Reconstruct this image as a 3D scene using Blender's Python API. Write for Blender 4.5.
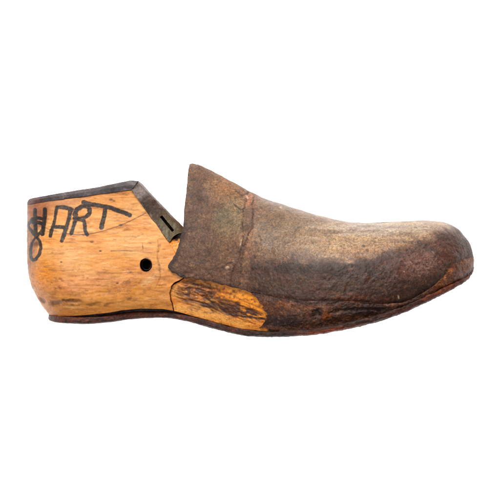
import bpy, bmesh, math
import numpy as np
from mathutils import Vector

# ------------------------------------------------------------------ camera, world, lights
S = 0.000626            # one drawing unit (1/500 of the frame) in metres: the last is 28 cm long
ZC = 64.0               # height of the last's middle plane above the table, in drawing units
CX, CY = 250.0, 250.0
sc = bpy.context.scene
for o in list(bpy.data.objects):
    bpy.data.objects.remove(o)
sc.view_settings.view_transform = 'Standard'
sc.view_settings.look = 'None'
sc.view_settings.exposure = 0.0
sc.view_settings.gamma = 1.0

cam = bpy.data.cameras.new('camera')
co = bpy.data.objects.new('camera', cam)
sc.collection.objects.link(co)
DIST = 5.0
co.location = (0, 0, ZC*S + DIST)
cam.sensor_width = 36
cam.lens = 36*DIST/(500*S)
cam.clip_end = 100
sc.camera = co

w = bpy.data.worlds.new('World')
sc.world = w
w.use_nodes = True
bg = w.node_tree.nodes['Background']
bg.inputs[0].default_value = (0.96, 0.98, 1.0, 1)
bg.inputs[1].default_value = 0.14

def area(name, loc, target, size, size_y, power, col):
    l = bpy.data.lights.new(name, 'AREA')
    l.shape = 'RECTANGLE'; l.size = size; l.size_y = size_y; l.energy = power; l.color = col
    o = bpy.data.objects.new(name, l)
    o.location = loc
    o.rotation_euler = (Vector(target)-Vector(loc)).to_track_quat('-Z', 'Y').to_euler()
    sc.collection.objects.link(o)
    return o
area('key_softbox', (-0.15, 0.95, 0.85), (0, 0, 0.04), 0.9, 0.42, 20.5, (1.0, 0.97, 0.93))
area('front_softbox', (-0.55, 0.05, 1.35), (-0.02, 0, 0.04), 0.4, 0.4, 8.0, (1.0, 0.98, 0.96))

# ------------------------------------------------------------------ numpy helpers
def hash3(ix, iy, iz, seed):
    h = (ix.astype(np.int64)*374761393 + iy.astype(np.int64)*668265263 + iz.astype(np.int64)*2147483647
         + seed*1274126177) & 0xffffffff
    h = ((h ^ (h >> 13))*1274126177) & 0xffffffff
    h = ((h ^ (h >> 16))*2246822519) & 0xffffffff
    return ((h ^ (h >> 15)) & 0xffffff)/float(0xffffff)
def vnoise(x, y, z, seed=0):
    x0 = np.floor(x); y0 = np.floor(y); z0 = np.floor(z)
    fx = x-x0; fy = y-y0; fz = z-z0
    fx = fx*fx*fx*(fx*(fx*6-15)+10); fy = fy*fy*fy*(fy*(fy*6-15)+10); fz = fz*fz*fz*(fz*(fz*6-15)+10)
    r = 0
    for i in (0, 1):
        for j in (0, 1):
            for k in (0, 1):
                r = r + hash3(x0+i, y0+j, z0+k, seed)*(fx if i else 1-fx)*(fy if j else 1-fy)*(fz if k else 1-fz)
    return r*2-1
def fbm(x, y, z, sx, sy=None, sz=None, seed=0, octv=4, gain=0.55):
    sy = sy or sx; sz = sz or sx
    a = 1.0; t = 0; n = 0; f = 1.0
    for i in range(octv):
        t = t + a*vnoise(x*f/sx+17.3*i, y*f/sy+5.1*i, z*f/sz+9.7*i, seed+i*31)
        n += a; a *= gain; f *= 2.03
    return t/n*1.6
def sstep(a, b, x):
    t = np.clip((x-a)/(b-a), 0, 1)
    return t*t*(3-2*t)
def lin(c):
    c = np.array(c, float)/255.0
    return np.where(c <= 0.04045, c/12.92, ((c+0.055)/1.055)**2.4)
def curve(pts, n, sigma=1.5, by='arc'):
    """smoothed polyline resampled at n points, by arc length, by x or by y"""
    p = np.array(pts, float)
    d = np.r_[0, np.cumsum(np.hypot(*np.diff(p, axis=0).T))]
    m = max(int(d[-1]*2), 20)
    u = np.linspace(0, d[-1], m)
    q = np.c_[np.interp(u, d, p[:, 0]), np.interp(u, d, p[:, 1])]
    if sigma > 0:
        k = int(sigma*6)+1
        g = np.exp(-0.5*(np.arange(-k, k+1)/(sigma*2))**2); g /= g.sum()
        a = q.copy()
        for c in (0, 1):
            e = np.r_[2*q[0, c]-q[k:0:-1, c], q[:, c], 2*q[-1, c]-q[-2:-k-2:-1, c]]
            a[:, c] = np.convolve(e, g, 'valid')
        q = a
    if by == 'arc':
        d = np.r_[0, np.cumsum(np.hypot(*np.diff(q, axis=0).T))]
    else:
        c = q[:, 0] if by == 'x' else q[:, 1]
        d = np.maximum.accumulate(c + np.arange(len(c))*1e-7)
    d = (d-d[0])/(d[-1]-d[0])
    t = np.linspace(0, 1, n)
    return np.c_[np.interp(t, d, q[:, 0]), np.interp(t, d, q[:, 1])]
def fx(pts):
    """smooth function of x through the points"""
    p = np.array(pts, float); x = p[:, 0]; y = p[:, 1]
    h = np.diff(x); dl = np.diff(y)/h
    m = np.zeros(len(x)); m[0] = dl[0]; m[-1] = dl[-1]
    for i in range(1, len(x)-1):
        if dl[i-1]*dl[i] > 0:
            w1 = 2*h[i]+h[i-1]; w2 = h[i]+2*h[i-1]
            m[i] = (w1+w2)/(w1/dl[i-1]+w2/dl[i])
    def f(q):
        q = np.clip(q, x[0], x[-1])
        i = np.clip(np.searchsorted(x, q)-1, 0, len(x)-2)
        t = (q-x[i])/h[i]
        return ((2*t**3-3*t**2+1)*y[i]+(t**3-2*t**2+t)*h[i]*m[i]+(-2*t**3+3*t**2)*y[i+1]+(t**3-t**2)*h[i]*m[i+1])
    return f
def coons(T, B, L, R):
    nu, nv = len(T), len(L)
    s = np.linspace(0, 1, nu)[:, None, None]; v = np.linspace(0, 1, nv)[None, :, None]
    return ((1-v)*T[:, None]+v*B[:, None]+(1-s)*L[None]+s*R[None]
            - (1-s)*(1-v)*T[0]-s*(1-v)*T[-1]-(1-s)*v*B[0]-s*v*B[-1])

# ------------------------------------------------------------------ mesh helpers (drawing units, y down; converted on the way out)
def to_world(v):
    return np.c_[(v[:, 0]-CX)*S, (CY-v[:, 1])*S, (v[:, 2]+ZC)*S]
def to_draw(v):
    return np.c_[v[:, 0]/S+CX, CY-v[:, 1]/S, v[:, 2]/S-ZC]
def grid_faces(idx, flip=False):
    a = idx[:-1, :-1].ravel(); b = idx[1:, :-1].ravel(); c = idx[1:, 1:].ravel(); d = idx[:-1, 1:].ravel()
    return np.c_[a, d, c, b] if flip else np.c_[a, b, c, d]
def link_mesh(name, verts, faces, mat, parent, merge=0.02, smooth_angle=None):
    me = bpy.data.meshes.new(name)
    me.from_pydata([tuple(r) for r in to_world(verts)], [], [tuple(int(i) for i in f) for f in faces])
    bm = bmesh.new(); bm.from_mesh(me)
    bmesh.ops.remove_doubles(bm, verts=bm.verts, dist=merge*S)
    bmesh.ops.dissolve_degenerate(bm, edges=bm.edges, dist=0.005*S)
    bmesh.ops.recalc_face_normals(bm, faces=bm.faces)
    bm.to_mesh(me); bm.free()
    me.polygons.foreach_set('use_smooth', [True]*len(me.polygons))
    o = bpy.data.objects.new(name, me)
    sc.collection.objects.link(o)
    if mat: me.materials.append(mat)
    o.parent = parent
    return o
def with_rim(P, h, depth=3.2, left=True):
    """turn the open borders (bottom and, if asked, left) inwards so the leather shows its cut edge"""
    K = 5
    A = [P]; H = [h]
    Pc = P[:, -1:, :]; hc = h[:, -1:]
    for k in range(1, K+1):
        f = k/K
        A.append(Pc+np.array([0, -0.5*math.sin(f*1.57)])); H.append(np.maximum(hc-depth*f, 0))
    P = np.concatenate(A, 1); h = np.concatenate(H, 1)
    if left:
        A = []; H = []
        for k in range(K, 0, -1):
            f = k/K
            A.append(P[:1]+np.array([0.7*f, 0])); H.append(np.maximum(h[:1]-depth*f, 0))
        P = np.concatenate(A+[P], 0); h = np.concatenate(H+[h], 0)
    return P, h
def double_shell(name, P, zn, zf, mat, parent, caps=''):
    """near and far sheet over the same outline P (nu,nv,2); caps: any of T B L R bridged across the width"""
    nu, nv = P.shape[:2]
    N = nu*nv
    near = np.dstack([P, zn]).reshape(-1, 3); far = np.dstack([P, zf]).reshape(-1, 3)
    V = np.r_[near, far]
    i = np.arange(N).reshape(nu, nv); j = i+N
    F = [grid_faces(i), grid_faces(j, True)]
    K = 8
    for c in caps:
        a, b = {'T': (i[:, 0], j[:, 0]), 'B': (i[:, -1], j[:, -1]), 'L': (i[0], j[0]), 'R': (i[-1], j[-1])}[c]
        rows = [a]
        for k in range(1, K):
            st = len(V)
            V = np.r_[V, V[a]*(1-k/K)+V[b]*(k/K)]
            rows.append(np.arange(st, st+len(a)))
        rows.append(b)
        F.append(grid_faces(np.array(rows)))
    return link_mesh(name, V, np.concatenate(F), mat, parent)
def apply_mods(o):
    dg = bpy.context.evaluated_depsgraph_get()
    dg.update()
    me = bpy.data.meshes.new_from_object(o.evaluated_get(dg))
    o.modifiers.clear()
    o.data = me
def co_no(me):
    n = len(me.vertices)
    c = np.zeros(n*3); me.vertices.foreach_get('co', c)
    m = np.zeros(n*3); me.vertex_normals.foreach_get('vector', m)
    return c.reshape(-1, 3), m.reshape(-1, 3)
def displace(o, f):
    """f(x,y,z) in drawing units -> offset along the normal in drawing units"""
    c, n = co_no(o.data)
    d = to_draw(c)
    h = f(d[:, 0], d[:, 1], d[:, 2])
    c = c+n*h[:, None]*S
    o.data.vertices.foreach_set('co', c.ravel()); o.data.update()
def attr(o, name, val):
    me = o.data
    if val.ndim == 2:
        a = me.attributes.new(name, 'FLOAT_COLOR', 'POINT')
        a.data.foreach_set('color', np.c_[np.clip(val, 0, 1), np.ones(len(val))].ravel())
    else:
        a = me.attributes.new(name, 'FLOAT', 'POINT')
        a.data.foreach_set('value', val.ravel())
def mix(a, b, m):
    return a*(1-m[:, None])+b*m[:, None]
def sat(c, k):
    g = (c@np.array([0.3, 0.55, 0.15]))[:, None]
    return np.clip(g+(c-g)*k, 0.002, 1)
def blob(x, y, cx, cy, rx, ry, ang=0, soft=0.35, n=0):
    c, s = math.cos(math.radians(ang)), math.sin(math.radians(ang))
    u = ((x-cx)*c+(y-cy)*s)/rx; v = (-(x-cx)*s+(y-cy)*c)/ry
    return 1-sstep(1-soft, 1+soft, np.hypot(u, v)+n)
def seg_dist(x, y, pts):
    d = np.full(x.shape, 1e9)
    for (a, b), (c, e) in zip(pts[:-1], pts[1:]):
        dx, dy = c-a, e-b
        t = np.clip(((x-a)*dx+(y-b)*dy)/max(dx*dx+dy*dy, 1e-9), 0, 1)
        d = np.minimum(d, np.hypot(x-a-t*dx, y-b-t*dy))
    return d

# ------------------------------------------------------------------ materials
def ns(px):
    return 1.0/(px*S)
def make_mat(name, rough=(0.45, 0.7), fine=0.35, fine_px=1.6, grain=None, bump=0.4, bump_px=2.5, spec=0.4, ink=False, metal=0.0, pores=0.0, gloss=False, speck=0.0):
    m = bpy.data.materials.new(name); m.use_nodes = True
    nt = m.node_tree; nd = nt.nodes; lk = nt.links
    b = nd['Principled BSDF']
    b.inputs['Specular IOR Level'].default_value = spec
    b.inputs['Metallic'].default_value = metal
    tc = nd.new('ShaderNodeTexCoord')
    at = nd.new('ShaderNodeAttribute'); at.attribute_name = 'tone'
    def noise(px, detail=3, rough_=0.6, stretch=None):
        n = nd.new('ShaderNodeTexNoise'); n.inputs['Scale'].default_value = ns(px)
        n.inputs['Detail'].default_value = detail; n.inputs['Roughness'].default_value = rough_
        if stretch:
            mp = nd.new('ShaderNodeMapping'); mp.inputs['Scale'].default_value = stretch
            lk.new(tc.outputs['Object'], mp.inputs['Vector']); lk.new(mp.outputs[0], n.inputs['Vector'])
        else:
            lk.new(tc.outputs['Object'], n.inputs['Vector'])
        return n.outputs[0]
    def rng(src, a, bb, c, d):
        r = nd.new('ShaderNodeMapRange'); r.inputs[1].default_value = a; r.inputs[2].default_value = bb
        r.inputs[3].default_value = c; r.inputs[4].default_value = d
        lk.new(src, r.inputs[0]); return r.outputs[0]
    def mul(col, fac):
        x = nd.new('ShaderNodeVectorMath'); x.operation = 'SCALE'
        lk.new(col, x.inputs[0]); lk.new(fac, x.inputs['Scale']); return x.outputs[0]
    f1 = noise(fine_px)
    col = mul(at.outputs['Color'], rng(f1, 0.3, 0.7, 1-fine, 1+fine))
    if grain:
        f2 = noise(grain[0], 4, 0.65, grain[1])
        col = mul(col, rng(f2, 0.3, 0.7, 1-grain[2], 1+grain[2]))
    if speck:
        f4 = noise(1.15, 2, 0.7)
        col = mul(col, rng(f4, 0.36, 0.64, 1-speck, 1+speck))
    if pores:
        f3 = noise(1.3, 1, 0.5)
        col = mul(col, rng(f3, 0.62, 0.70, 1.0, 1-pores))
    if ink:
        ia = nd.new('ShaderNodeAttribute'); ia.attribute_name = 'ink'
        nn = rng(noise(2.2, 3), 0.3, 0.7, -0.3, 0.3)
        ad = nd.new('ShaderNodeMath'); ad.operation = 'ADD'
        lk.new(ia.outputs['Fac'], ad.inputs[0]); lk.new(nn, ad.inputs[1])
        msk = rng(ad.outputs[0], -0.3, 0.5, 0.97, 0.0)
        dens = rng(noise(2.6, 4), 0.3, 0.5, 0.86, 1.0)
        mm = nd.new('ShaderNodeMath'); mm.operation = 'MULTIPLY'; lk.new(msk, mm.inputs[0]); lk.new(dens, mm.inputs[1])
        mx = nd.new('ShaderNodeMix'); mx.data_type = 'RGBA'
        lk.new(mm.outputs[0], mx.inputs[0]); lk.new(col, mx.inputs[6]); mx.inputs[7].default_value = (0.003, 0.0035, 0.005, 1)
        col = mx.outputs[2]
    lk.new(col, b.inputs['Base Color'])
    ro = rng(noise(9, 3), 0.3, 0.7, rough[0], rough[1])
    if gloss:
        ga = nd.new('ShaderNodeAttribute'); ga.attribute_name = 'gloss'
        sb = nd.new('ShaderNodeMath'); sb.operation = 'SUBTRACT'; lk.new(ro, sb.inputs[0]); lk.new(ga.outputs['Fac'], sb.inputs[1]); ro = sb.outputs[0]
    lk.new(ro, b.inputs['Roughness'])
    bp = nd.new('ShaderNodeBump'); bp.inputs['Strength'].default_value = bump; bp.inputs['Distance'].default_value = 0.6*S
    lk.new(noise(bump_px, 4, 0.6), bp.inputs['Height'])
    if grain:
        bp2 = nd.new('ShaderNodeBump'); bp2.inputs['Strength'].default_value = 0.25; bp2.inputs['Distance'].default_value = 0.6*S
        lk.new(f2, bp2.inputs['Height']); lk.new(bp.outputs[0], bp2.inputs['Normal']); lk.new(bp2.outputs[0], b.inputs['Normal'])
    else:
        lk.new(bp.outputs[0], b.inputs['Normal'])
    return m
M_wood = make_mat('worn_maple', (0.38, 0.6), 0.10, 1.5, (2.6, (0.10, 1, 1), 0.13), 0.3, 2.5, 0.4, ink=True)
M_wood2 = make_mat('broken_maple', (0.4, 0.65), 0.20, 1.5, (2.0, (0.3, 1, 1), 0.22), 0.7, 2.0, 0.4)
M_leather = make_mat('old_leather', (0.56, 0.72), 0.42, 2.3, None, 0.85, 2.4, 0.45, pores=0.35, gloss=True, speck=0.24)
M_rand = make_mat('dark_leather', (0.45, 0.72), 0.6, 1.9, None, 1.0, 2.6, 0.36, pores=0.5, speck=0.35)
M_sole = make_mat('sole_leather', (0.5, 0.75), 0.5, 2.0, (2.6, (0.2, 1, 1), 0.35), 1.0, 2.2, 0.35, speck=0.25)
M_plate = make_mat('blackened_plate', (0.4, 0.65), 0.25, 2.5, (3, (0.15, 1, 1), 0.2), 0.4, 3, 0.4)
M_steel = make_mat('tarnished_steel', (0.42, 0.6), 0.4, 2.0, (3.0, (0.5, 1, 1), 0.15), 0.3, 3, 0.5, metal=0.35)

# ------------------------------------------------------------------ setting: white table it lies on, glow added to wash out shadows
def table():
    bm = bmesh.new()
    bmesh.ops.create_cube(bm, size=1.0)
    for v in bm.verts:
        v.co.x *= 6; v.co.y *= 6; v.co.z = v.co.z*0.04-0.02
    me = bpy.data.meshes.new('white_surface'); bm.to_mesh(me); bm.free()
    o = bpy.data.objects.new('white_surface', me); sc.collection.objects.link(o)
    m = bpy.data.materials.new('shadowless_white_glow'); m.use_nodes = True
    b = m.node_tree.nodes['Principled BSDF']
    b.inputs['Base Color'].default_value = (0.8, 0.8, 0.8, 1); b.inputs['Roughness'].default_value = 0.9
    b.inputs['Specular IOR Level'].default_value = 0.0
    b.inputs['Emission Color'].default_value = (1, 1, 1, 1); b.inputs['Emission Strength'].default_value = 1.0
    me.materials.append(m)
    o['kind'] = 'structure'
table()

# ------------------------------------------------------------------ the shoe last
last = bpy.data.objects.new('shoe_last', None)
sc.collection.objects.link(last)
last['label'] = 'old wooden shoe last with brown leather over its forepart and HART inked on the heel'
last['category'] = 'shoe last'

# centre line: the far side is the straight one, so both heel and ball touch the table
zc = fx([(20, -14), (120, -14), (180, -10), (260, 4), (330, 13), (400, 12), (475, 6)])
yt = fx([(160, 150), (189.6, 163.9), (199, 164.9), (211, 170.4), (223, 176.4), (240, 186), (249.4, 191.8), (281.6, 204.6),
         (318, 215), (337.6, 220.4), (360, 223), (378, 223), (406, 221), (434, 221), (443, 222), (451, 224.4), (459, 229.6),
         (466, 238), (471, 247), (473.6, 259)])
yb = fx([(160, 309), (192, 315), (216, 321), (240, 327), (264, 329), (280, 329.5), (304, 328.5), (340, 322.5), (378, 313.5),
         (406, 303.5), (434, 291.5), (456, 281.5), (468, 273), (471.5, 267), (473.6, 260)])
Wb = fx([(150, 45), (175, 45), (200, 46), (240, 55), (290, 69), (340, 75), (390, 71), (425, 62), (480, 58)])
pw = fx([(160, 1.75), (240, 1.8), (300, 1.9), (400, 2.1), (474, 2.1)])
def half(x, y, off=0.0):
    """half width of the forepart at side-view position x,y"""
    W = Wb(x)*np.sqrt(np.clip(1-np.clip((x-415)/58.8, 0, 1)**2.2, 0, 1))
    t = np.clip((y-yt(x))/np.maximum(yb(x)-yt(x), 0.5), 0, 1)
    p = pw(x)
    a = np.clip(1-t/0.74, 0, 1)
    pr = np.clip(1-a**p, 0, 1)**(1/p)
    pr = pr*(1-0.09*np.clip((t-0.74)/0.26, 0, 1)**2)
    return np.maximum(W*pr+off*np.clip(pr*4, 0, 1), 0)

# --- heel block
Th = curve([(26.9, 204.6), (68, 198.9), (132, 190.5)], 300, 0, 'x')
Lh = curve([(26.9, 204.6), (26.7, 222), (26.5, 240), (26.8, 262), (28.3, 275), (31, 286), (38, 300), (46.4, 312), (49, 316)], 250, 1.5, 'y')
Rh = curve([(132, 190.5), (169.2, 243), (175, 252), (178, 262), (182, 272), (185, 276.6), (180, 280), (175, 282.5), (170.3, 286), (169.8, 292), (170.6, 300), (173.5, 310.5)], 250, 0.4, 'y')
Bh = curve([(49, 316), (80, 315.5), (109, 312.8), (123, 310), (140, 308.5), (163, 308.8), (173.5, 310.5)], 300, 1.5, 'x')
jr = 1.1*fbm(Rh[:, 0]*0, Rh[:, 1], Rh[:, 1]*0, 9, seed=6)*sstep(278, 284, Rh[:, 1])*sstep(311, 305, Rh[:, 1])
Rh[:, 0] += jr
P = coons(Th, Bh, Lh, Rh)
def heel_half(x, y, xl, off=0.0):
    h = np.clip((y-190)/126, 0, 1)
    W = 34+15*sstep(-0.05, 0.8, h)-4.5*sstep(0.86, 1.02, h)
    W = W-5*sstep(110, 180, x)*h
    d = np.clip((x-xl)/52, 0, 1)
    return W*np.clip(1-(1-d)**2.3, 0, 1)**(1/2.1)+off*np.clip(d*8, 0, 1)
xl = P[0, :, 0][None, :]
hh = heel_half(P[..., 0], P[..., 1], xl)
heel = double_shell('heel_block', P, zc(P[..., 0])+hh, zc(P[..., 0])-hh, M_wood, last, 'TBR')
# the pin hole is really bored
def cyl(name, cx, cy, r0, r1, z0, z1, mat, parent, n=40, inner=None):
    a = np.linspace(0, 2*math.pi, n, endpoint=False)
    rings = [(r0, z1), (r0, z0)] if inner is None else [(r0, z1), (r0, z0), (inner, z0), (inner, z1)]
    V = []; F = []
    wob = 1+0.03*np.sin(2*a+1)+0.02*np.sin(3*a+2.2)+0.012*np.sin(7*a)
    for r, z in rings:
        V += [(cx+r*k_*math.cos(t), cy+r*k_*r1*math.sin(t), z) for t, k_ in zip(a, wob)]
    k = len(rings)
    for q in range(k if inner is not None else k-1):
        for i in range(n):
            j = (i+1) % n; q2 = (q+1) % k
            F.append((q*n+i, q*n+j, q2*n+j, q2*n+i))
    if inner is None:
        F.append(tuple(range(n))); F.append(tuple(reversed(range(n, 2*n))))
    return link_mesh(name, np.array(V), F, mat, parent)
def cut(o, cutter):
    m = o.modifiers.new('cut', 'BOOLEAN'); m.operation = 'DIFFERENCE'; m.object = cutter; m.solver = 'EXACT'
    apply_mods(o)
    bpy.data.objects.remove(cutter)
displace(heel, lambda x, y, z: 0.5*fbm(x, y, z, 22, 9, 22, seed=3, octv=3)+0.14*fbm(x, y, z, 9, 2.2, 9, seed=5)
         - 1.1*blob(x, y, 43, 300, 4, 2, 30)*(z > 0)
         - 1.4*blob(x, y, 57, 303, 6, 2.4, -5, 0.4, 0.3*fbm(x, y, z, 4, seed=8))*(z > 0)
         - 1.4*blob(x, y, 73, 301.5, 8, 2.3, 3, 0.4, 0.3*fbm(x, y, z, 4, seed=9))*(z > 0)
         - 0.35*(1-sstep(0.2, 1.2, seg_dist(x, y, [(158, 250), (158.5, 262), (160, 272), (162, 283)])+0.7*fbm(x, y, z, 4, seed=2)))*(z > 0))
cut(heel, cyl('cutter', 146.3, 265, 6.0, 1.12, -5, 80, None, None, 40))
heel.data.materials.clear(); heel.data.materials.append(M_wood)
c, n = co_no(heel.data); d = to_draw(c); x, y, z = d.T
f1 = fbm(x, y, z, 34, 12, 30, seed=11); f2 = fbm(x, y, z, 9, 3.2, 9, seed=12, octv=4); f3 = fbm(x, y, z, 14, 14, 14, seed=13)
f4 = fbm(x, y, z, 26, 1.8, 20, seed=14, octv=3)
col = mix(lin((224, 168, 106))+0*x[:, None], lin((222, 154, 82)), sstep(-0.5, 0.5, f1))
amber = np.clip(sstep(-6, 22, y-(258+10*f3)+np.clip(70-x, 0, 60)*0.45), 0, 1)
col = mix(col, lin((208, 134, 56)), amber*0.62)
col = mix(col, lin((224, 140, 34)), blob(x, y, 42, 277, 13, 12, 20, 0.6, 0.4*f3)*0.75)
col = mix(col, lin((222, 152, 100)), blob(x, y, 90, 284, 45, 9, -3, 0.5, 0.4*f3)*0.55)
col = mix(col, lin((214, 142, 48)), blob(x, y, 120, 293, 42, 8, -6, 0.5, 0.4*f3)*0.8)
col = mix(col, lin((196, 122, 42)), sstep(300, 314, y+4*f2)*0.6)
# browner tone: upper left corner, back edge, bottom dings, mottling
col = mix(col, lin((138, 86, 62)), np.clip(blob(x, y, 30, 207, 19, 17, 20, 0.6, 0.4*f3)+0.8*blob(x, y, 26, 232, 10, 34, 0, 0.6, 0.5*f3), 0, 1)*0.9)
col = mix(col, lin((176, 112, 76)), blob(x, y, 60, 203, 34, 4, -8, 0.7, 0.4*f2)*0.6)
col = mix(col, lin((150, 88, 44)), sstep(0.35, 0.95, f2)*0.55)
col = mix(col, lin((140, 84, 44)), sstep(0.45, 0.9, f4)*0.5)
mot = np.clip(blob(x, y, 80, 290, 36, 6, 0, 0.6)+blob(x, y, 140, 287, 26, 16, 0, 0.6)+0.8*blob(x, y, 158, 262, 12, 30, 0, 0.6), 0, 1)
col = mix(col, lin((112, 62, 34)), mot*sstep(0.15, 0.8, fbm(x, y, z, 5, 3, 5, seed=21))*0.65)
for (cx, cy, rx, ry, an) in ((43, 300.5, 4.2, 2.2, 30), (57, 303, 6.5, 3.0, -5), (66, 300.5, 5, 1.8, 0), (75, 301.5, 8, 2.8, 3), (92, 304, 5, 1.2, -5), (107, 304.5, 2.6, 1.2, -20), (130, 299, 2.5, 1.2, 0), (37, 243, 3, 4, 60)):
    col = mix(col, lin((74, 38, 22)), blob(x, y, cx, cy, rx, ry, an, 0.6, 0.5*fbm(x, y, z, 3.5, seed=int(cx)))*0.85)
col = mix(col, lin((240, 196, 140)), blob(x, y, 76, 307.3, 10, 1.0, 4, 0.4)*0.8)
col = mix(col, lin((244, 206, 150)), blob(x, y, 148, 281, 8, 3, -25, 0.5, 0.3*f2)*0.75)
for (cx, cy, r) in ((92.5, 241.8, 1.4), (121, 225.3, 1.4), (111.5, 199.8, 1.5), (114.5, 201, 1.0), (84, 235, 1.3), (101, 251, 1), (62, 262, 0.8), (131, 272, 0.9), (118, 283, 0.9)):
    col = mix(col, lin((64, 36, 26)), blob(x, y, cx, cy, r*1.4, r*0.8, 0, 0.5)*0.9)
# scribed arc and hairline cracks
arc = curve([(40, 226), (52, 230.2), (68, 233.8), (80, 235), (92, 233.8), (104, 231), (118, 226.5), (132, 220.5), (146, 213.2)], 60, 2)
col = mix(col, lin((84, 50, 36)), (1-sstep(0.15, 0.75, seg_dist(x, y, list(map(tuple, arc)))))*np.where(x < 66, 0.45, 0.85))
for pts, k in (([(143, 246), (144, 252), (152, 252.6), (159, 251.5)], .6), ([(143, 252), (143, 243)], .4), ([(112, 251), (126, 250.6), (136, 251.5)], .6), ([(50, 270), (66, 270.5), (74, 270)], .5),
               ([(158, 240), (159, 249), (157.5, 257), (160, 266), (161, 278)], .45), ([(98, 272.5), (120, 273), (134, 272.2)], .45), ([(60, 241.5), (78, 243)], .4), ([(160, 278), (156, 288)], .5), ([(90, 306), (130, 300.5), (160, 299)], .4)):
    col = mix(col, lin((96, 56, 34)), (1-sstep(0.1, 0.9, seg_dist(x, y, pts)+0.5*fbm(x, y, z, 5, seed=33)))*k)
dash = fbm(x, y, z, 7, 1.5, 7, seed=23, octv=4)
col = mix(col, lin((160, 98, 48)), sstep(0.1, 0.8, dash)*0.30)
col = mix(col, lin((240, 192, 132)), sstep(0.35, 0.9, -dash)*0.3)
col = mix(col, lin((192, 122, 64)), sstep(0.1, 0.8, fbm(x, y, z, 24, 10, 16, seed=24))*0.5)
col = mix(col, lin((140, 84, 44)), (1-sstep(27, 42, x+5*f3))*0.45)
col = mix(col, lin((120, 70, 40)), sstep(0.35, 0.8, fbm(x, y, z, 4, 2.4, 4, seed=25))*0.5*sstep(255, 285, y+8*f3))
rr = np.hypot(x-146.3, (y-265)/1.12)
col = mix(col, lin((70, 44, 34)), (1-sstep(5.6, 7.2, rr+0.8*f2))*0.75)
col = mix(col, lin((30, 20, 15)), ((rr < 5.9) & (z < zc(x)+heel_half(x, y, 26.8)-1.5) & (z > -7)).astype(float))  # shade inside the bore put into the colour
end = sstep(160, 170, x+2*f2)*sstep(300, 280, y)
col = mix(col, lin((214, 140, 62)), end*0.5)
col = sat(np.clip(col, 0, 1)**1.12, 1.0)*0.96
col = mix(col, lin((190, 124, 54)), blob(x, y, 95, 303, 95, 16, -4, 0.7, 0.5*f3)*0.35)
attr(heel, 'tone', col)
# the inked letters, kept as a distance to the stroke centre lines
strokes = [
    ([(35.2, 209.5), (35.5, 220), (36, 230), (36.6, 236)], 1.25),
    ([(45.2, 209.3), (45.4, 216), (44.6, 224), (43.6, 229), (42.6, 234)], 1.6),
    ([(35.5, 217.5), (40, 218), (45, 219.5)], 1.0), ([(33.5, 222.5), (39, 222.6), (44, 224.5)], 1.1),
    ([(33, 219), (28.8, 223.5), (28.2, 226), (31.5, 231), (36, 236.5), (40, 241), (41.5, 247), (40, 254), (36, 259.5), (33, 260), (31, 257), (30.6, 250), (32.2, 243), (35.5, 238), (39, 234.5), (43, 229.5)], 0.95),
    ([(50.8, 235.8), (52.2, 230), (54.8, 222.5), (56.2, 214), (57.4, 207.6)], 1.15),
    ([(57.4, 207.6), (63, 207.2), (69, 208.6), (72, 209.8)], 1.3),
    ([(71, 209.8), (69.4, 219), (66.5, 229), (62.5, 240.8)], 1.4), ([(54, 227), (60, 226.8), (67, 227.6)], 1.15),
    ([(71.8, 233.3), (73.6, 228), (75.5, 221.5), (76.4, 215)], 1.3),
    ([(75, 215), (77.5, 209.5), (82, 206.6), (87, 205.8), (90, 209), (90, 213.5), (86, 217.5), (80, 219.2), (75.2, 218.2)], 1.35),
    ([(80, 219), (84.5, 220.5), (85.4, 226), (85.6, 231), (87.6, 234.6)], 1.35),
    ([(84, 202.4), (92, 204.6), (103, 206.2), (110, 207.6), (118, 210.6), (124, 212.6), (130, 215.2)], 1.5),
    ([(105.6, 207.5), (105, 215), (103.4, 221), (102, 227.3)], 1.55)]
sd = np.full(x.shape, 50.0)
for p, r in strokes:
    q = curve(p, max(len(p)*5, 8), 0.4)
    sd = np.minimum(sd, seg_dist(x, y, list(map(tuple, q)))-r-0.6+0.45*fbm(x, y, z, 11, seed=29))
sd = np.where(z > zc(x), sd, 50.0)
attr(heel, 'ink', np.clip(sd, -5, 5))

bush = cyl('pin_tube', 146.9, 264.5, 5.1, 1.12, -4, 22.0, M_steel, last, 40, inner=4.5)
def flat_tone(o, c1, c2=None, sx=8, sy=4, seed=1):
    c, n = co_no(o.data); d = to_draw(c); x, y, z = d.T
    col = lin(c1)+0*x[:, None]
    if c2 is not None: col = mix(col, lin(c2), sstep(-0.5, 0.6, fbm(x, y, z, sx, sy, sx, seed=seed)))
    attr(o, 'tone', col); return x, y, z, col
flat_tone(bush, (74, 64, 58), (48, 38, 32))

# --- top plate on the heel
Tp = curve([(27.4, 200.8), (29.2, 199), (34, 197.9), (68, 192), (99, 187.2), (121, 182.4), (131, 180.6), (138.6, 181.1)], 200, 0.8, 'x')
Bp = curve([(26.6, 204.7), (68, 198.7), (132, 190.3)], 200, 0, 'x')
Lp = curve([(27.4, 200.8), (26.6, 204.7)], 18, 0, 'y'); Rp = curve([(138.6, 181.1), (132, 190.3)], 18, 0, 'y')
P = coons(Tp, Bp, Lp, Rp)
hh = heel_half(P[..., 0], np.full(P.shape[:2], 194.0), 26.6, 0.9)
vv = np.linspace(0, 1, 18)[None, :]
hh = np.maximum(hh-2.2*(1-sstep(0, 0.45, vv)), 0)
plate = double_shell('top_plate', P, zc(P[..., 0])+hh, zc(P[..., 0])-hh, M_plate, last, 'TBR')
displace(plate, lambda x, y, z: 0.35*fbm(x, y, z, 10, 5, 10, seed=41)*(y > -1))
x, y, z, col = flat_tone(plate, (78, 66, 68), (54, 45, 48), 14, 5, 42)
f = fbm(x, y, z, 5, 3, 5, seed=43)
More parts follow.
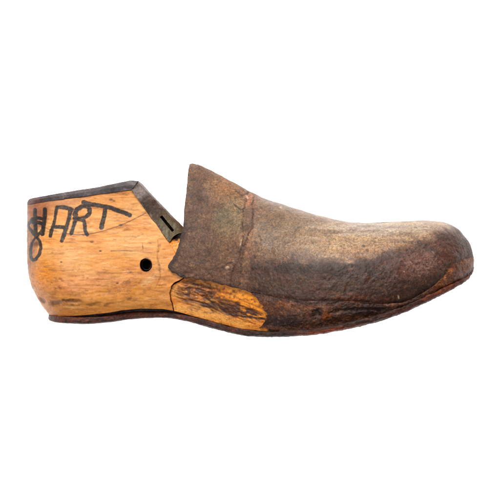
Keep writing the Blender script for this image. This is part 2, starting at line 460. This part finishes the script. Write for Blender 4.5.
col = mix(col, lin((112, 98, 100)), sstep(0.2, 0.9, f)*0.6)
col = mix(col, lin((90, 52, 44)), blob(x, y, 32, 201, 10, 6, 0, 0.6, 0.4*f)*0.7)
plate.data.attributes['tone'].data.foreach_set('color', np.c_[col, np.ones(len(col))].ravel())

# --- slanting steel face of the V cut with its slot
Ti = curve([(132, 190.4), (169.4, 243.2)], 160, 0)
To = curve([(138.6, 181.3), (141.5, 183.6), (160, 203.5), (186.6, 230.4)], 160, 0.5)
Li = curve([(132, 190.4), (138.6, 181.3)], 30, 0); Ri = curve([(169.4, 243.2), (171.4, 240.2), (173.4, 236.8), (177, 234.4), (182, 232.8), (186.6, 230.4)], 30, 0.5)
P = coons(Ti, To, Li, Ri)
q = np.linspace(0, 1, 30)[None, :]+0*P[..., 0]
hh = 36.2+2.5*np.linspace(0, 1, 160)[:, None]-16*q**1.3-10*sstep(0.9, 1.0, q)
steel = double_shell('hinge_plate', P, zc(P[..., 0])+hh, zc(P[..., 0])-hh, M_steel, last, 'TBLR')
def boxcut(p0, p1, wd, z0, z1):
    a = Vector((p1[0]-p0[0], p1[1]-p0[1])).normalized(); n_ = Vector((-a.y, a.x))*wd/2
    c4 = [(p0[0]+n_.x, p0[1]+n_.y), (p1[0]+n_.x, p1[1]+n_.y), (p1[0]-n_.x, p1[1]-n_.y), (p0[0]-n_.x, p0[1]-n_.y)]
    V = np.array([(a_, b_, z0) for a_, b_ in c4]+[(a_, b_, z1) for a_, b_ in c4])
    F = [(0, 1, 2, 3), (7, 6, 5, 4), (0, 4, 5, 1), (1, 5, 6, 2), (2, 6, 7, 3), (3, 7, 4, 0)]
    return link_mesh('cutter', V, F, None, None)
displace(steel, lambda x, y, z: 0.5*fbm(x, y, z, 9, seed=51)+0.2*fbm(x, y, z, 3, seed=55))
cut(steel, boxcut((161.2, 216.2), (173.4, 231.2), 2.9, 2, 60))
steel.data.materials.clear(); steel.data.materials.append(M_steel)
x, y, z, col = flat_tone(steel, (86, 68, 56), (62, 48, 38), 12, 8, 52)
f = fbm(x, y, z, 6, seed=53)
col = mix(col, lin((116, 108, 84)), blob(x, y, 172, 230, 15, 9, 50, 0.6, 0.3*f)*0.7)
col = mix(col, lin((138, 122, 116)), blob(x, y, 139, 193, 7, 8, 50, 0.6, 0.3*f)*0.7)
col = mix(col, lin((70, 50, 40)), np.clip(blob(x, y, 153, 205, 9, 3, 50, 0.6, 0.4*f)+(1-sstep(0.8, 3.6, seg_dist(x, y, [(141, 182.5), (184, 227.5)])+0.6*f)), 0, 1)*0.85)
col = mix(col, lin((28, 18, 15)), ((seg_dist(x, y, [(162, 217.6), (172, 229.8)]) < 1.7) & (z < zc(x)+34.5-12)).astype(float)*0.0)
steel.data.attributes['tone'].data.foreach_set('color', np.c_[np.clip(col, 0, 1), np.ones(len(col))].ravel())

# --- wooden forepart (shows between the leather and the sole)
Tf = curve([(193, 169), (200, 169.5), (223, 181), (249, 196.5), (282, 209.5), (318, 220), (340, 225), (378, 228), (434, 226), (450, 230), (460, 238), (466, 247), (469, 256)], 420, 1.5)
Bf = curve([(175, 311), (192, 315.5), (216, 322), (240, 328), (264, 330.5), (280, 331), (304, 330), (340, 324), (378, 315), (406, 305), (434, 292.5), (456, 280), (466, 269), (469, 258)], 420, 1.5)
Lf = curve([(193, 169), (190, 200), (187, 240), (185.8, 277.6), (181, 281.2), (176, 283.8), (171.5, 286.8), (171.1, 292), (172, 300), (175, 311)], 240, 0.4, 'y')
Rf = curve([(469, 256), (469, 258)], 240, 0, 'y')
Lf[:, 0] += -0.75+1.1*fbm(Lf[:, 0]*0, Lf[:, 1], Lf[:, 1]*0, 9, seed=6)*sstep(278, 284, Lf[:, 1])*sstep(311, 305, Lf[:, 1])+0.35*fbm(Lf[:, 0]*0, Lf[:, 1], Lf[:, 1]*0, 5, seed=16)
Tf[0] = Lf[0]; Bf[0] = Lf[-1]
P = coons(Tf, Bf, Lf, Rf)
e = np.linspace(0, 1, 240)[None, :]
hf = half(P[..., 0], P[..., 1]-3, -2.0)
hf[:, 0] = 0.0
fore = double_shell('fore_block', P, zc(P[..., 0])+hf, zc(P[..., 0])-hf, M_wood2, last, 'LB')
def gouge(x, y, z):
    n_ = 0.5*fbm(x+0.3*y, y-0.27*x, z, 12, 2.6, 7, seed=61, octv=5)
    return np.clip(blob(x, y, 216, 304, 37, 8.0, 16, 0.55, n_)+blob(x, y, 203, 288.5, 20, 5, 9, 0.6, n_)+blob(x, y, 243, 312, 20, 5, 14, 0.6, n_), 0, 1)*(z > zc(x))
displace(fore, lambda x, y, z: 0.35*fbm(x, y, z, 14, 7, 14, seed=62)-gouge(x, y, z)*(1.0+0.9*fbm(x+0.3*y, y-0.27*x, z, 7, 1.8, 4, seed=63)))
c, n = co_no(fore.data); d = to_draw(c); x, y, z = d.T
f1 = fbm(x, y, z, 16, 7, 16, seed=64); f2 = fbm(x, y, z, 5, 3, 5, seed=65, octv=4); f3 = fbm(x, y, z, 3.2, 2.2, 3.2, seed=66)
col = mix(lin((216, 150, 72))+0*x[:, None], lin((206, 126, 40)), sstep(-0.4, 0.5, f1))
col = mix(col, lin((240, 150, 28)), blob(x, y, 252, 304, 20, 16, 30, 0.6, 0.3*f1)*0.85)
col = mix(col, lin((226, 160, 76)), (1-sstep(1, 4, seg_dist(x, y, [(178, 306), (200, 313), (220, 318.5), (240, 323)])+f2))*0.7)
g = gouge(x, y, z)
col = mix(col, lin((58, 29, 16)), g*sstep(-0.75, 0.1, fbm(x+0.3*y, y-0.27*x, z, 8, 1.9, 5, seed=68, octv=4)+0.15)*0.95)
col = mix(col, lin((96, 52, 24)), blob(x, y, 215, 293, 40, 11, 12, 0.7, 0.5*f2)*sstep(-0.1, 0.5, f3)*0.8)
col = mix(col, lin((196, 118, 48)), g*sstep(0.25, 0.75, fbm(x, y, z, 4, 2, 4, seed=67))*0.8*blob(x, y, 205, 292, 40, 8, 10, 0.5))
col = mix(col, lin((120, 66, 26)), sstep(0.3, 0.8, f3)*0.6)
for pts, k in (([(228, 302), (246, 307), (262, 313)], .7), ([(234, 296), (250, 303), (263, 309)], .5), ([(232, 316), (250, 320), (263, 322)], .5), ([(196, 286), (215, 290), (236, 295)], .5)):
    col = mix(col, lin((110, 54, 18)), (1-sstep(0.1, 1.2, seg_dist(x, y, pts)+0.8*f3))*k)
col = mix(col, lin((60, 36, 26)), sstep(266, 269, x))
col = np.clip(col, 0, 1)**1.08
attr(fore, 'tone', col)

# --- splintered tongue that joins heel and forepart
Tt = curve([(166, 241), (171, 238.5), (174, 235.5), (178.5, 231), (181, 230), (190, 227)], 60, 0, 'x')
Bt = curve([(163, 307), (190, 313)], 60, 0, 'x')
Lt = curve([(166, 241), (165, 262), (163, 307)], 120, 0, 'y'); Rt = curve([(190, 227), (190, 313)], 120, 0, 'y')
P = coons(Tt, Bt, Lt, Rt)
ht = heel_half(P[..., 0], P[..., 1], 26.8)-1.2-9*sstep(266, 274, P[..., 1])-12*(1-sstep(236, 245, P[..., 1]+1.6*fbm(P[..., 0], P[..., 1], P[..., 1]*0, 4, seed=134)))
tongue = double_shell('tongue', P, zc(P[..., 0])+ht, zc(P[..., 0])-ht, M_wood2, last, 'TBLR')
displace(tongue, lambda x, y, z: 1.0*fbm(x, y, z, 5, 3, 5, seed=131))
x, y, z, col = flat_tone(tongue, (232, 158, 76), (206, 124, 44), 6, 4, 132)
col = mix(col, lin((70, 38, 20)), sstep(0.35, 0.8, fbm(x, y, z, 3.5, seed=133))*0.8)
col = mix(col, lin((46, 26, 18)), sstep(262, 270, y))  # recess behind the crack coloured dark
col = mix(col, lin((34, 22, 16)), blob(x, y, 177.5, 236.5, 6.5, 3.6, -25, 0.3, 0.3*fbm(x, y, z, 3, seed=135)))  # shade of the cavity under the hinge ledge, painted in
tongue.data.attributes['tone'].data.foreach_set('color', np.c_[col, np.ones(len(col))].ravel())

# --- leather over the forepart
Tl = curve([(189.6, 163.9), (192.5, 163.3), (199, 164.9), (211, 170.4), (223, 176.4), (240, 186.2), (249.4, 191.8), (265, 198.6), (281.6, 204.6), (300, 210),
            (318, 215.2), (337.6, 220.2), (350, 222.2), (365, 223), (378, 222.6), (406, 221), (425, 220.6), (434, 221), (443, 222.2), (451, 224.6), (459, 229.6),
            (466, 237.8), (470, 244.2), (472, 250), (473.4, 257)], 760, 1.0)
LB = [(169, 267.5), (171.6, 271.3), (182.4, 277.3), (194, 278.6), (205, 280.5), (216, 283), (232.8, 286.3), (246, 290.5), (253.6, 293), (276, 300), (304, 303), (350, 303.2), (375, 306),
      (400, 305), (412, 300.5), (423, 294), (433, 287.5), (440, 281), (443, 275), (446, 269.5), (452, 264), (462, 259.6), (468, 257.6), (473.4, 257)]
Bl = curve(LB, 760, 1.2)
j_ = fbm(Bl[:, 0], Bl[:, 1], Bl[:, 1]*0, 5, seed=77)*np.interp(Bl[:, 0], [168, 174, 262, 270, 440, 460], [0, 1.0, 1.2, 0.5, 0.5, 0])
Bl[:, 1] += j_
Ll = curve([(189.6, 163.9), (188.6, 168), (187.9, 176.4), (186, 193), (184.8, 210), (182.9, 229), (178.8, 246), (176, 254), (171, 262), (168.8, 266.2), (169, 267.5)], 300, 0.6, 'y')
Ll[:, 0] += fbm(Ll[:, 0], Ll[:, 1], Ll[:, 1]*0, 6, seed=78)*np.interp(Ll[:, 1], [164, 230, 240, 262, 267.5], [0, 0.3, 1.0, 1.0, 0])
# finer rows towards the ridge
vr = 1-np.cos(np.linspace(0, 1, 300)*math.pi/2)
vr = 0.55*vr+0.45*np.linspace(0, 1, 300)
def resample(C, v):
    t = np.linspace(0, 1, len(C)); return np.c_[np.interp(v, t, C[:, 0]), np.interp(v, t, C[:, 1])]
def coons_v(T, B, L, R, vr):
    s = np.linspace(0, 1, len(T))[:, None, None]; v = vr[None, :, None]
    return ((1-v)*T[:, None]+v*B[:, None]+(1-s)*L[None]+s*R[None]
            - (1-s)*(1-v)*T[0]-s*(1-v)*T[-1]-(1-s)*v*B[0]-s*v*B[-1])
R0 = np.repeat([[473.4, 257.0]], 300, 0)
P = coons_v(Tl, Bl, resample(Ll, vr), R0, vr)
hl = half(P[..., 0], P[..., 1], 2.0)
hl[:, 0] = 0.0; hl[-1, :] = 0.0
P, hl = with_rim(P, hl)
upper = double_shell('leather_upper', P, zc(P[..., 0])+hl, zc(P[..., 0])-hl, M_leather, last)
def nearz(x, z): return sstep(1, 8, z-zc(x))
scar_c = [(250.5, 192), (249.5, 203), (248, 216), (246.8, 229), (244.5, 241), (241, 255), (237, 268), (234.5, 286)]
def scar_w(x, y, z): return np.interp(y, [190, 203, 209, 228, 234, 246, 260, 272, 286], [2.6, 3.0, 4.6, 4.9, 2.8, 1.8, 2.2, 3.6, 4.4])+1.5*fbm(x, y, z, 9, 9, 9, seed=79, octv=4)
def scar(x, y): return seg_dist(x, y, scar_c)
def lower_line(x):  # where smooth vamp gives way to the rough dark flank
    return np.interp(x, [230, 250, 290, 320, 350, 380, 400, 415, 440, 455], [262, 262, 261, 262, 264, 256, 250, 243, 236, 232])
bedge = np.array(LB)
def edge_dist(x, y): return seg_dist(x, y, [tuple(p) for p in bedge])
def disp_upper(x, y, z):
    nz = nearz(x, z)
    s = scar(x, y); wd = scar_w(x, y, z)
    h = 0.55*fbm(x, y, z, 26, 16, 26, seed=71, octv=3)+0.20*fbm(x, y, z, 6, seed=72)
    rough_ = sstep(-6, 10, y-lower_line(x))
    h = h+0.30*rough_*fbm(x, y, z, 3.0, seed=73, octv=3)+0.5*rough_*fbm(x, y, z, 13, seed=78, octv=3)
    h = h+nz*(0.35*(1-sstep(wd-1.2, wd+0.4, s+0.8*fbm(x, y, z, 6, seed=74)))
              - 0.55*(1-sstep(0.2, 2.2, np.abs(s-wd)+1.6*np.abs(fbm(x, y, z, 7, seed=75)))))
    # soft wrinkles along the vamp
    wr = np.sin((y-0.05*x+3.0*fbm(x, y, z, 40, 20, 40, seed=76))*0.75)
    h = h+0.28*wr*blob(x, y, 352, 238, 62, 12, 2, 0.7)*nz
    # turned in lower edge
    h = h-1.7*(1-sstep(0, 7.0, edge_dist(x, y)))*nz*sstep(240, 262, x)*(1-0.45*sstep(400, 430, x))
    return h*sstep(474.5, 466, x)
displace(upper, disp_upper)
c, n = co_no(upper.data); d = to_draw(c); x, y, z = d.T
f1 = fbm(x, y, z, 34, 22, 34, seed=81); f2 = fbm(x, y, z, 12, seed=82); f3 = fbm(x, y, z, 4.5, seed=83, octv=4); f4 = fbm(x, y, z, 2.4, seed=84, octv=3)
col = mix(lin((150, 114, 90))+0*x[:, None], lin((134, 104, 84)), sstep(-0.4, 0.5, f1))
# cone above the seam
cone = 1-sstep(236, 252, x+4*f2)
col = mix(col, lin((136, 100, 80)), cone*0.8)
col = mix(col, lin((172, 126, 90)), blob(x, y, 226, 192, 16, 13, 35, 0.6, 0.3*f2)*0.7)
col = mix(col, lin((108, 80, 68)), np.clip(blob(x, y, 196, 195, 12, 26, 0, 0.7, 0.4*f2)+blob(x, y, 195, 250, 22, 30, 0, 0.6, 0.4*f2)*0.9, 0, 1)*0.7)
col = mix(col, lin((150, 130, 104)), blob(x, y, 230, 218, 14, 18, 20, 0.7, 0.4*f2)*0.7)
col = mix(col, lin((104, 92, 76)), np.clip(blob(x, y, 222, 214, 6, 9, 10, 0.7, 0.5*f3)+blob(x, y, 271, 226, 13, 7, 10, 0.7, 0.5*f3)+blob(x, y, 278, 240, 10, 7, 0, 0.7, 0.5*f3)+blob(x, y, 302, 222, 16, 8, 10, 0.7, 0.5*f3), 0, 1)*0.62)
col = mix(col, lin((112, 76, 60)), sstep(250, 280, y+5*f2)*cone*0.7)
# smooth vamp
vamp = sstep(248, 262, x)*(1-sstep(-8, 6, y-lower_line(x)+4*f2+2*f3))
col = mix(col, lin((158, 122, 92)), vamp*0.6)
col = mix(col, lin((184, 154, 124)), vamp*np.clip(blob(x, y, 345, 242, 50, 14, 4, 0.7, 0.4*f2)+0.8*blob(x, y, 405, 234, 32, 12, -5, 0.6, 0.3*f2), 0, 1)*0.65)
col = mix(col, lin((176, 160, 146)), vamp*blob(x, y, 372, 228, 62, 7, 0, 0.7, 0.3*f2)*0.7)  # grey-white sheen of the toe's top edge, put into the colour
col = mix(col, lin((184, 128, 90)), vamp*blob(x, y, 372, 251, 34, 6, -6, 0.7, 0.4*f2)*0.25)
streak = fbm(x, y, z, 40, 3.5, 30, seed=85, octv=3)
col = mix(col, lin((112, 82, 66)), vamp*sstep(0.1, 0.8, streak)*sstep(300, 330, x)*0.5)
col = mix(col, lin((206, 172, 132)), vamp*sstep(0.25, 0.9, -streak)*sstep(300, 330, x)*0.45)
# rough dark flank
low = sstep(236, 256, x)*sstep(-9, 7, y-lower_line(x)+4*f2+2.5*f3)
col = mix(col, lin((84, 58, 46)), low*0.9)
col = mix(col, lin((50, 31, 25)), low*np.clip(blob(x, y, 325, 268, 66, 8, 2, 0.7, 0.5*f2)+blob(x, y, 400, 256, 30, 5, -14, 0.7, 0.5*f2)+blob(x, y, 446, 240, 24, 5, 35, 0.7, 0.4*f2), 0, 1)*0.7)
col = mix(col, lin((106, 80, 60)), low*blob(x, y, 300, 285, 50, 11, 6, 0.7, 0.5*f2)*0.65)
col = mix(col, lin((120, 92, 84)), low*blob(x, y, 418, 262, 30, 15, -12, 0.6, 0.4*f2)*0.85)
col = mix(col, lin((142, 116, 110)), low*blob(x, y, 418, 264, 17, 10, -20, 0.6, 0.5*f3)*0.6)
col = mix(col, lin((112, 74, 58)), low*blob(x, y, 454, 250, 24, 18, 35, 0.6, 0.4*f2)*0.75)
col = mix(col, lin((118, 72, 46)), low*(blob(x, y, 352, 297, 22, 4, 5, 0.7, 0.6*f3)+blob(x, y, 395, 298, 20, 4, -10, 0.7, 0.6*f3))*0.6)
# speckle
col = mix(col, lin((44, 30, 26)), sstep(0.2, 0.9, f4)*(0.30+0.30*low))
col = mix(col, lin((176, 140, 112)), sstep(0.3, 0.95, -f4)*(0.30+0.05*low))
col = mix(col, lin((70, 50, 42)), sstep(0.3, 0.9, f3)*0.35)
f5 = fbm(x, y, z, 8, 6, 8, seed=87, octv=4)
col = mix(col, lin((66, 44, 34)), sstep(0.15, 0.85, f5)*(0.42-0.15*vamp))
col = mix(col, lin((178, 146, 116)), sstep(0.3, 0.95, -f5)*(0.30-0.22*low))
col = mix(col, lin((104, 58, 40)), low*sstep(0.0, 0.7, fbm(x, y, z, 16, 8, 16, seed=88))*0.45)
# seam strip
s = scar(x, y); wd = scar_w(x, y, z); nz = nearz(x, z)
strip = (1-sstep(wd-1.8, wd+1.6, s+1.6*f3))*nz
col = mix(col, lin((92, 68, 58)), strip*sstep(200, 212, y)*(0.72-0.3*sstep(228, 245, y))*(0.75+0.35*f2))
col = mix(col, lin((118, 76, 58)), strip*sstep(240, 266, y)*0.45)
col = mix(col, lin((168, 122, 98)), strip*blob(x, y, 248, 200, 5, 6, 0, 0.5, 0.5*f4)*0.8)
col = mix(col, lin((52, 32, 26)), (1-sstep(0.2, 2.0, np.abs(s-wd)+2.4*np.abs(f3)))*nz*0.7)
for (cx, cy, rx, ry, an) in ((233.5, 261.3, 1.6, 1.0, 0), (247, 197, 2.2, 1.0, 60), (240.8, 243, 0.7, 4.5, 12), (281, 207.5, 1.6, 1, 20), (227.5, 267.5, 2, 1.4, 0)):
    col = mix(col, lin((206, 176, 150)), blob(x, y, cx, cy, rx, ry, an, 0.5)*0.8)
for pts, k in (([(236, 191), (242, 196), (248, 193.5)], .6), ([(234, 205), (241, 210), (245, 208)], .7), ([(221, 268), (228, 263), (236, 261)], .7), ([(222, 262), (214, 268), (206, 272)], .3), ([(262, 270), (280, 259), (292, 252)], .25),
               ([(207, 213), (218, 205), (230, 203)], .25)):
    col = mix(col, lin((58, 36, 30)), (1-sstep(0.2, 1.3, seg_dist(x, y, pts)+0.6*f4))*k)
col = mix(col, lin((60, 38, 28)), blob(x, y, 362.5, 246, 1.8, 1.1, 10, 0.4)*0.9+0.5*blob(x, y, 366, 250.5, 1.6, 1.8, 0, 0.5))
col = mix(col, lin((236, 214, 196)), blob(x, y, 397, 296.5, 0.9, 1.9, -15, 0.4))
for (cx, cy, rx, ry, an) in ((431, 252, 2.2, 0.8, 30), (424, 268, 1.6, 0.8, -20), (409, 262, 1.8, 0.8, 50), (418, 275, 1.2, 0.7, 0), (437, 262, 1.4, 0.7, -40), (402, 271, 1.5, 0.6, 20), (455, 252, 1.4, 0.7, 60), (384, 284, 1.2, 0.6, 0)):
    col = mix(col, lin((172, 148, 138)), blob(x, y, cx, cy, rx, ry, an, 0.6, 0.5*f4)*0.6)
# darker along the seam groove at the lower edge and along the rear edge
ed = edge_dist(x, y)
col = mix(col, lin((34, 22, 19)), (1-sstep(0.3, 4.0, ed+2.2*np.abs(f3)))*sstep(188, 200, x)*0.6)
col = mix(col, lin((58, 44, 42)), (1-sstep(1, 6, seg_dist(x, y, [(184, 226), (176, 254), (169, 267), (182, 277)])+1.5*f3))*0.7)
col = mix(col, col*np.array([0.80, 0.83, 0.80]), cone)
col = sat(np.clip(col, 0, 1)**1.2, 1.12)*0.90*np.array([1.0, 0.99, 0.95])
col = mix(col, sat(col, 0.92)*np.array([0.96, 0.97, 0.93]), vamp)
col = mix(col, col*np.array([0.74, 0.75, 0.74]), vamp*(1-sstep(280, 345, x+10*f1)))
col = mix(col, sat(col, 1.03)*np.array([1.10, 0.97, 0.90]), low)
col = col*(1-0.42*low*(1-0.6*blob(x, y, 420, 262, 34, 17, -12, 0.7)))[:, None]
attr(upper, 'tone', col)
attr(upper, 'gloss', 0.26*vamp+0.06*low)

# --- lower leather band lasted under the forepart
TR = [(249, 291.2), (253.6, 292.8), (276, 299.6), (304, 302.6), (350, 302.8), (375, 305.6), (400, 304.6), (412, 300), (423, 293.6), (433, 287), (439.6, 280.6), (442.6, 275), (445.6, 269.2), (452, 263.4), (462, 259), (468, 257), (473.2, 255.5)]
Tr = curve(TR, 600, 1.2)
Tr[:, 1] -= 2.2*sstep(250, 262, Tr[:, 0])*sstep(473.3, 466, Tr[:, 0])
Tr[0, 1] = 291.2
Br = curve([(259.5, 327), (280, 330.3), (304, 329.3), (340, 323.8), (378, 314.6), (406, 304.8), (434, 292.4), (450, 285.3), (462, 280), (469.5, 274), (472.8, 268.5), (473.6, 264)], 600, 1.2)
Lr = curve([(249, 291.2), (256.6, 298), (263.5, 307), (266.3, 314), (264.8, 321), (259.5, 327)], 90, 0.5, 'y')
Lr[:, 0] += fbm(Lr[:, 0], Lr[:, 1], Lr[:, 1]*0, 4, seed=95)*2.4*np.sin(np.linspace(0, math.pi, 90))
Rr = curve([(473.2, 255.5), (474, 260), (473.6, 264)], 90, 0.5, 'y')
P = coons(Tr, Br, Lr, Rr)
vv = np.linspace(0, 1, 90)[None, :]
hr = half(P[..., 0], P[..., 1], 1.2)+1.6*np.sin(np.pi*np.clip(vv*1.15, 0, 1))*sstep(474, 466, P[..., 0])
hr[-1, :] = 0
P, hr = with_rim(P, hr, 2.6)
band = double_shell('lower_band', P, zc(P[..., 0])+hr, zc(P[..., 0])-hr, M_rand, last)
def dband(x, y, z):
    nz = nearz(x, z)
    k = -1.8*blob(x, y, 316, 313, 4, 5, 20, 0.5, 0.4*fbm(x, y, z, 4, seed=90))
    k = k+0.9*blob(x, y, 325, 313, 3, 5, 20, 0.5)
    gr = seg_dist(x, y, [(330, 312), (350, 309), (370, 309.5), (385, 309)])
    k = k-1.6*(1-sstep(0.4, 3, gr+fbm(x, y, z, 6, seed=91)))
    k = k-1.0*(1-sstep(0.2, 1.4, seg_dist(x, y, [(446, 286), (424, 298), (400, 307)])+0.6*fbm(x, y, z, 5, seed=93)))
    return 0.9*fbm(x, y, z, 12, 7, 12, seed=92, octv=4)*sstep(474.5, 466, x)+0.25*fbm(x, y, z, 3, seed=94, octv=3)*sstep(474.5, 466, x)+k*nz
displace(band, dband)
c, n = co_no(band.data); d = to_draw(c); x, y, z = d.T
f1 = fbm(x, y, z, 22, 10, 22, seed=101); f2 = fbm(x, y, z, 8, 5, 8, seed=102); f3 = fbm(x, y, z, 3.2, seed=103, octv=3)
col = mix(lin((88, 56, 42))+0*x[:, None], lin((66, 40, 33)), sstep(-0.4, 0.5, f1))
col = mix(col, lin((104, 68, 46)), blob(x, y, 300, 308, 30, 5, 2, 0.7, 0.5*f2)*0.75)
col = mix(col, lin((122, 76, 52)), blob(x, y, 283, 304, 8, 4, 10, 0.6, 0.5*f2)*0.6)
col = mix(col, lin((150, 90, 58)), blob(x, y, 326, 314, 3.5, 5, 20, 0.5, 0.4*f3)*0.75)
col = mix(col, lin((30, 20, 19)), np.clip(blob(x, y, 316, 313, 4.5, 5, 20, 0.6, 0.5*f3)+blob(x, y, 360, 309.5, 34, 4.5, 0, 0.7, 0.5*f2)+blob(x, y, 284, 322, 16, 5, 5, 0.7, 0.6*f3), 0, 1)*0.75)
col = mix(col, lin((128, 92, 74)), blob(x, y, 396, 303.5, 12, 2.6, -12, 0.6, 0.5*f3)*0.7)
toe = sstep(414, 440, x+3*f2)
col = mix(col, lin((134, 86, 60)), toe*0.85)
col = mix(col, lin((160, 112, 82)), toe*blob(x, y, 447, 278, 9, 5, -30, 0.6, 0.5*f3)*0.7)
col = mix(col, lin((86, 50, 36)), toe*sstep(-0.1, 0.6, f2)*0.75)
col = mix(col, lin((70, 42, 36)), (1-sstep(1, 4.5, seg_dist(x, y, [(400, 308), (434, 293), (456, 283), (470, 272)])+1.5*f3))*0.7)
col = mix(col, lin((36, 22, 18)), sstep(0.15, 0.8, f3)*0.55)
col = mix(col, lin((150, 112, 86)), sstep(0.35, 0.95, -f3)*0.30)
col = mix(col, lin((26, 17, 15)), (1-sstep(0.2, 2.4, seg_dist(x, y, TR)+1.4*np.abs(f3)))*0.55)
col = sat(np.clip(col, 0, 1)**1.1, 1.25)
attr(band, 'tone', col)

# --- sole
syt = fx([(48.3, 315.0), (60, 315.6), (80, 316.4), (109, 314.6), (125, 312.6), (144, 311.3), (163, 311.3), (175, 312.6), (192, 315.4), (216, 321.6), (240, 327.4), (264, 329.8),
          (280, 330.2), (304, 329.2), (340, 323.6), (378, 314.4), (406, 304.6), (434, 292.4), (456, 282.6), (466, 277), (471, 271.5), (474, 265.5)])
syb = fx([(48.3, 318.5), (49.5, 320.2), (52, 321.3), (59.6, 322.8), (72, 323.4), (87, 323.7), (106, 322.5), (125, 319.9), (144, 318.2), (163, 317.6), (180, 319.4), (199, 324.1), (216, 328.9),
          (233, 333), (244, 334.9), (260, 336.2), (280, 336.3), (304, 335.0), (325, 332.4), (350, 327.6), (378, 320.3), (406, 310.4), (434, 297.4), (456, 286.2), (467, 279), (472, 273), (474, 268.5)])
sW = fx([(48, 44), (90, 44), (130, 40), (175, 38), (210, 44), (240, 52), (290, 67), (340, 73.5), (390, 70), (420, 62), (480, 60)])
def slab(name, top, bot, wid, x0, x1, mat, zexp=0.22):
    xs = np.r_[x0+(1-np.cos(np.linspace(0, math.pi/2, 40)))*12, np.linspace(x0+12.3, x1-17.8, 560), x1-17.5*(1-np.sin(np.linspace(0.03, math.pi/2, 60)))]
    nr = 160
    th = np.linspace(0, 2*math.pi, nr, endpoint=False)
    V = []
    for xv in xs:
        xa = np.array([xv])
        a_, b_ = float(top(xa)[0]), float(bot(xa)[0])
        W = float(wid(xa)[0])
        W *= math.sqrt(max(1-max((x0+35.7-xv)/36.0, 0)**2.2, 0))
        W *= math.sqrt(max(1-max((xv-x1+56.8)/57.2, 0)**2.2, 0.0001))
        cy, hy = (a_+b_)/2, (b_-a_)/2
        c_, s_ = np.cos(th), np.sin(th)
        zz = np.sign(c_)*np.abs(c_)**zexp*max(W, 0.3); yy = cy+np.sign(s_)*np.abs(s_)**0.42*hy
        V.append(np.c_[np.full(nr, xv), yy, zz+float(zc(xa)[0])])
    V = np.concatenate(V); nx = len(xs)
    idx = np.arange(nx*nr).reshape(nx, nr); idx = np.c_[idx, idx[:, :1]]
    F = [tuple(f) for f in grid_faces(idx)]+[tuple(idx[0, :-1]), tuple(idx[-1, :-1][::-1])]
    return link_mesh(name, V, F, mat, last)
gap_filler = slab('gap_filler', lambda x: syt(x)-5.5, lambda x: syt(x)+1.0, lambda x: sW(x)-3.5-7*sstep(165, 195, x), 49.5, 468, M_sole)  # added dark slab, fills the shadow gap between wood and sole
flat_tone(gap_filler, (44, 28, 24), (32, 21, 18), 8, 4, 121)
sole = slab('sole', lambda x: syt(x)-1.6*sstep(264, 290, x)*sstep(474, 462, x), syb, sW, 48.3, 473.3, M_sole)
displace(sole, lambda x, y, z: (0.3+0.25*sstep(170, 230, x))*fbm(x, y, z, 13, 5, 16, seed=111)+(0.25+0.2*sstep(170, 230, x))*fbm(x, y, z, 4, 2.2, 4, seed=112)+0.7*np.clip(fbm(x, y, z, 5, seed=113), 0, 1)*sstep(330, 350, x))
c, n = co_no(sole.data); d = to_draw(c); x, y, z = d.T
f1 = fbm(x, y, z, 26, 5, 26, seed=114); f2 = fbm(x, y, z, 9, 3, 9, seed=115); f3 = fbm(x, y, z, 3, seed=116)
col = mix(lin((92, 54, 42))+0*x[:, None], lin((66, 40, 34)), sstep(-0.4, 0.5, f1))
col = mix(col, lin((122, 66, 44)), sstep(0.0, 0.8, f2)*0.6)
col = mix(col, lin((150, 74, 42)), blob(x, y, 330, 331, 36, 3.5, -8, 0.7, 0.5*f2)*0.8)
col = mix(col, lin((56, 38, 30)), blob(x, y, 262, 333, 34, 6, 3, 0.7, 0.4*f2)*0.8)
col = mix(col, lin((104, 58, 42)), sstep(370, 400, x)*0.7)
col = mix(col, lin((140, 80, 50)), sstep(420, 450, x)*sstep(-0.4, 0.5, f2)*0.7)
col = mix(col, lin((30, 20, 18)), sstep(0.1, 0.8, f3)*0.6)
col = mix(col, lin((40, 25, 20)), sstep(250, 275, x)*(1-sstep(0.0, 4.5, y-syt(x)+3*f2))*(1-sstep(410, 430, x))*0.7)
col = sat(np.clip(col, 0, 1)**1.1, 1.2)*0.8
attr(sole, 'tone', col)
